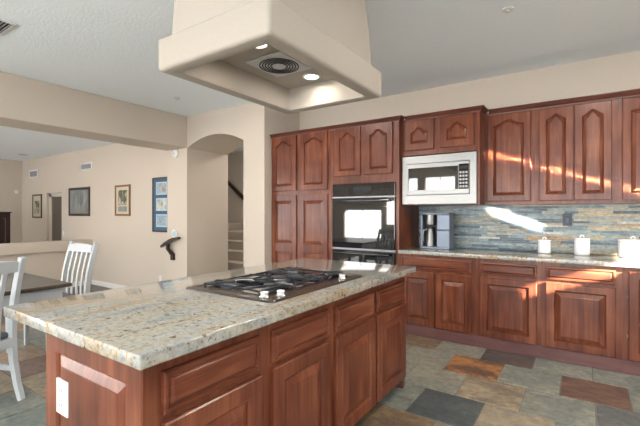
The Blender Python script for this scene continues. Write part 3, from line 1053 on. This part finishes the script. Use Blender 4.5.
def chair(label, loc, rz):
    """faces local +X (front); backrest at x=-.2"""
    t = thing('dining_chair', label, 'chair', loc, rz, 'white dining chairs at the nook table')
    W2 = .225
    # rear posts: s-curved
    cur = [(-.268, .003), (-.228, .12), (-.192, .28), (-.180, .45), (-.185, .56), (-.203, .70), (-.232, .84), (-.275, 1.005)]
    for s in (-1, 1):
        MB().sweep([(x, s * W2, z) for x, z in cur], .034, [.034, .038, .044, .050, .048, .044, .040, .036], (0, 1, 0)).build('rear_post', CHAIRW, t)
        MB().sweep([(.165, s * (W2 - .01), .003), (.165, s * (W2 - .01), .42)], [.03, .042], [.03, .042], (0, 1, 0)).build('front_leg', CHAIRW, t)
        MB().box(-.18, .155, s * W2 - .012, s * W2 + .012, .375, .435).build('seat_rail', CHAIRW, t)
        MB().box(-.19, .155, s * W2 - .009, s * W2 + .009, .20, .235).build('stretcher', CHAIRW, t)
    MB().box(.152, .177, -W2, W2, .375, .435).build('seat_rail', CHAIRW, t)
    MB().box(-.205, -.18, -W2, W2, .375, .435).build('seat_rail', CHAIRW, t)
    MB().box(-.010, .010, -W2, W2, .205, .235).build('stretcher', CHAIRW, t)
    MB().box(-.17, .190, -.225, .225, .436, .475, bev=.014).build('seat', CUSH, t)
    # crest rail, slightly arched on top
    poly = []
    n = 10
    for i in range(n + 1):
        y = -W2 + .010 + (2 * W2 - .02) * i / n
        poly.append((y, .905 + .0 * i))
    top = []
    for i in range(n + 1):
        y = W2 - .010 - (2 * W2 - .02) * i / n
        top.append((y, .975 + .018 * (1 - (y / W2) ** 2)))
    m = MB().prism(poly + top, -.013, .013)
    m.xf(Matrix.Translation((-.246, 0, 0)) @ Matrix.Rotation(R(90), 4, 'Z'))
    m.xf(Matrix.Translation((-.246, 0, .94)) @ Matrix.Rotation(R(-10), 4, 'Y') @ Matrix.Translation((.246, 0, -.94)))
    m.build('crest_rail', CHAIRW, t)
    for k in range(4):
        y = (-1.5 + k) * .088
        MB().sweep([(x + .004, y, z) for x, z in [(-.180, .436), (-.180, .56), (-.198, .70), (-.224, .82), (-.246, .915)]], .030, .014, (0, 1, 0)).build('slat', CHAIRW, t)
chair('white slat-back dining chair between the table and the island, cut by the left picture edge', (-3.445, .787, 0), R(200))
chair('white slat-back dining chair beyond the table, its back to the picture wall', (-4.40, 1.755, 0), R(-86))

# ------------------------------------------------------------------ sunken room items
def framed(label, x0, x1, z0, z1, frame_mat, mat_mat, art, fw=.03, mw=.06, cat='picture'):
    cx, cz = (x0 + x1) / 2, (z0 + z1) / 2
    hx, hz = (x1 - x0) / 2, (z1 - z0) / 2
    t = thing('framed_picture', label, cat, (cx, YP - .002, cz))
    m = MB()
    def L(i, y):
        return [(-hx + i, y, -hz + i), (hx - i, y, -hz + i), (hx - i, y, hz - i), (-hx + i, y, hz - i)]
    m.loops([L(0, 0), L(0, -.022), L(.006, -.028), L(fw - .006, -.024), L(fw, -.012)], cap_last=False)
    m.build('frame', frame_mat, t)
    MB().box(-hx + fw, hx - fw, -.012, -.001, -hz + fw, hz - fw).build('mat_board', mat_mat, t)
    for (a, b, c, d), am in art:
        MB().box(a, b, -.0145, -.0115, c, d).build('print', am, t)
    return t
FRB = plain('golden_brown_frame', (0.20, 0.095, 0.04), 0.4)
FRD = plain('dark_brown_frame', (0.045, 0.028, 0.022), 0.4)
BLUEM = plain('blue_mat_board', (0.045, 0.105, 0.165), 0.7)
CREAM = plain('cream_mat_board', (0.50, 0.44, 0.33), 0.8)
GREYM = plain('grey_mat_board', (0.20, 0.22, 0.22), 0.6)
LTBL = plain('pale_blue_border', (0.42, 0.55, 0.66), 0.7)
PH1 = picture_mat('coast_photo', [(0.35, (0.10, 0.25, 0.42)), (0.5, (0.35, 0.45, 0.50)), (0.6, (0.30, 0.17, 0.09)), (0.7, (0.5, 0.45, 0.35))], (9, 1, 9))
PH2 = picture_mat('harbour_photo', [(0.35, (0.08, 0.17, 0.28)), (0.5, (0.45, 0.45, 0.38)), (0.65, (0.62, 0.60, 0.52))], (12, 1, 7))
TREE = picture_mat('tree_print', [(0.40, (0.05, 0.06, 0.045)), (0.50, (0.12, 0.12, 0.09)), (0.60, (0.50, 0.44, 0.33))], (8, 1, 5))
MIST = picture_mat('misty_print', [(0.35, (0.10, 0.10, 0.095)), (0.55, (0.20, 0.215, 0.21)), (0.72, (0.34, 0.37, 0.38))], (6, 1, 2))
art = []
for z in (.318, .005, -.310):
    art += [((-.135, .215, z - .125, z + .125), LTBL)]
fp = framed('tall blue framed picture holding three small photos, beside the arch pier', -7.075, -6.565, .945, 2.015, FRD, BLUEM, art, fw=.03)
for z, am in ((.318, PH1), (.005, PH2), (-.310, PH1)):
    MB().box(-.108, .188, -.0175, -.014, z - .10, z + .10).build('photo', am, fp)
framed('gold brown framed tree print in the middle of the picture wall', -8.466, -7.884, 1.258, 1.920, FRB, CREAM, [((-.16, .17, -.10, .22), TREE), ((-.17, .17, -.24, -.13), MIST)], fw=.042)
framed('large dark framed picture with grey glass beside the far doorway', -10.634, -9.594, 1.245, 1.938, FRD, GREYM, [((-.43, .43, -.26, .26), MIST)], fw=.06)
framed('small dark framed print left of the far doorway', -12.82, -12.235, 1.18, 1.835, FRD, CREAM, [((-.15, .15, -.20, .15), TREE)], fw=.04)

def wall_vent(label, x0, x1, z0, z1):
    cx, cz = (x0 + x1) / 2, (z0 + z1) / 2
    hx, hz = (x1 - x0) / 2, (z1 - z0) / 2
    t = thing('wall_vent', label, 'vent', (cx, YP - .001, cz), 0)
    def L(i, y):
        return [(-hx + i, y, -hz + i), (hx - i, y, -hz + i), (hx - i, y, hz - i), (-hx + i, y, hz - i)]
    MB().loops([L(0, 0), L(0, -.010), L(.035, -.014), L(.035, -.003)], cap_last=False).build('frame', WHITEP, t)
    MB().box(-hx + .035, hx - .035, -.003, -.0005, -hz + .035, hz - .035).build('backing', GREYP, t)
    n = 6
    for k in range(n):
        z = -hz + .045 + (2 * hz - .09) * (k + .5) / n
        m = MB().box(-hx + .035, hx - .035, -.005, .005, -.002, .002)
        m.xf(Matrix.Translation((0, -.009, z)) @ Matrix.Rotation(R(35), 4, 'X'))
        m.build('louver', GREYP, t)
wall_vent('white wall vent grille high on the picture wall, the nearer of two', -10.03, -9.50, 2.338, 2.516)
wall_vent('small pale wall vent high near the far corner of the picture wall', -13.05, -12.50, 2.31, 2.53)

sw = thing('light_switch', 'small white light switch right of the far doorway', 'switch', (-10.95, YP - .001, .80))
MB().box(-.04, .04, -.006, 0, -.06, .06, bev=.002).build('cover_plate', WHITEP, sw)
MB().box(-.012, .012, -.012, -.006, -.02, .02, bev=.002).build('toggle', WHITEP, sw)
lo = thing('low_wall_outlet', 'white outlet low on the picture wall near the arch pier', 'outlet', (-6.83, YP - .001, .035))
MB().box(-.04, .04, -.006, 0, -.06, .06, bev=.002).build('cover_plate', WHITEP, lo)
MB().box(-.016, .016, -.009, -.006, -.035, .035, bev=.002).build('socket', WHITEP, lo)
th = thing('thermostat', 'round white thermostat dial on the arch pier above the small rail', 'thermostat', (-5.465, YA - .001, .985))
MB().lathe([(.070, 0), (.070, .014), (.062, .020)], (0, 0, 0), 28, 'y').build('housing', WHITEP, th, 40)
MB().lathe([(.042, .0203), (.040, .030), (.03, .032)], (0, 0, 0), 28, 'y').build('dial', LTBL, th, 40)
sm = thing('smoke_alarm', 'round white alarm high on the pier below the beam', 'alarm', (-5.44, YA - .001, 2.275))
MB().lathe([(.068, 0), (.068, .018), (.050, .034), (.02, .036)], (0, 0, 0), 28, 'y').build('housing', WHITEP, sm, 40)
MB().lathe([(.016, .0362), (.014, .040)], (0, 0, 0), 20, 'y').build('sensor', GREYP, sm, 40)
fa = thing('far_wall_alarm', 'tiny round white sensor on the far left wall', 'alarm', (XF + .001, 4.40, 1.93))
m = MB().lathe([(.06, 0), (.06, .015), (.045, .025)], (0, 0, 0), 24, 'y')
m.xf(Matrix.Rotation(R(90), 4, 'Z'))
m.build('housing', WHITEP, fa, 40)

hr = thing('pier_rail', 'short dark wooden handrail piece on a bracket on the arch pier', 'handrail', (-5.50, YA - .06, .80))
MB().sweep([(-.225, -.01, -.035), (-.14, -.01, .005), (0, -.01, .065), (.10, -.01, .10), (.235, -.01, .125)], .05, [.03, .05, .055, .05, .03], (0, 1, 0)).build('rail', RAILM, hr)
MB().sweep([(-.06, 0, .02), (-.075, .0, -.06), (-.02, .02, -.12), (.0, .045, -.16), (.0, .045, -.245)], .045, [.05, .045, .05, .075, .075], (0, 1, 0)).build('bracket', RAILM, hr)

ac = thing('wood_cabinet', 'dark wooden cabinet standing behind the half wall at the left edge', 'cabinet', (-11.75, 3.0, ZS))
MB().box(-.24, .24, -.62, .61, .002, 1.66, bev=.006).build('carcass', DARKM, ac)
MB().box(-.26, .26, -.64, .63, 1.66, 1.695, bev=.008).build('top', DARKM, ac)
for s in (0, 1):
    a = -.58 + s * .59
    def L(i, x):
        return [(x, a + i, .10 + i), (x, a + .56 - i, .10 + i), (x, a + .56 - i, 1.60 - i), (x, a + i, 1.60 - i)]
    d = MB().loops([L(0, .241), L(0, .258), L(.06, .258), L(.066, .250), L(.075, .250)], cap_first=True).build('door', DARKM, ac)
    MB().sphere((.27, a + (.50 if s == 0 else .06), .85), .014).build('knob', STEEL, d, 40)

# ------------------------------------------------------------------ ceiling fittings
cv = thing('ceiling_vent', 'grey ceiling vent grille at the upper left picture edge', 'vent', (-3.93, 1.13, ZC - .001), R(0))
def Lc(i, z):
    return [(-.17 + i, -.10 + i, z), (.17 - i, -.10 + i, z), (.17 - i, .10 - i, z), (-.17 + i, .10 - i, z)]
MB().loops([Lc(0, 0), Lc(0, -.008), Lc(.025, -.012), Lc(.025, -.003)], cap_last=False).build('frame', WHITEP, cv)
MB().box(-.145, .145, -.075, .075, -.003, -.0005).build('backing', DARKV, cv)
for k in range(6):
    m = MB().box(-.145, .145, -.010, .010, -.0015, .0015)
    m.xf(Matrix.Translation((0, -.062 + k * .025, -.009)) @ Matrix.Rotation(R(35), 4, 'X'))
    m.build('louver', GREYP, cv)
for x, y, lab in ((-.456, 3.184, 'small white sprinkler head in the ceiling over the floor aisle'), (-4.441, 3.20, 'small white sprinkler head in the ceiling between beam and hood')):
    s = thing('sprinkler_head', lab, 'sprinkler', (x, y, ZC - .0005))
    MB().lathe([(.042, 0), (.042, -.004), (.034, -.009), (.016, -.010)], (0, 0, 0), 28).build('escutcheon', WHITEP, s, 40)
    MB().lathe([(.010, -.0102), (.010, -.020), (.018, -.022), (.018, -.025)], (0, 0, 0), 20).build('deflector', BASEB, s, 40)
for x, y, lab in ((-12.04, 4.05, 'round recessed ceiling light over the sunken room, near the far corner'), (-12.6, 3.3, 'round recessed ceiling light over the sunken room at the left picture edge')):
    s = thing('ceiling_light', lab, 'light', (x, y, ZC - .0005))
    MB().lathe([(.13, 0), (.13, -.006), (.10, -.014), (.095, -.006)], (0, 0, 0), 28).build('trim_ring', WHITEP, s, 40)
    MB().lathe([(.094, -.006), (.09, -.009), (.02, -.010)], (0, 0, 0), 28).build('lens', GREYP, s, 40)
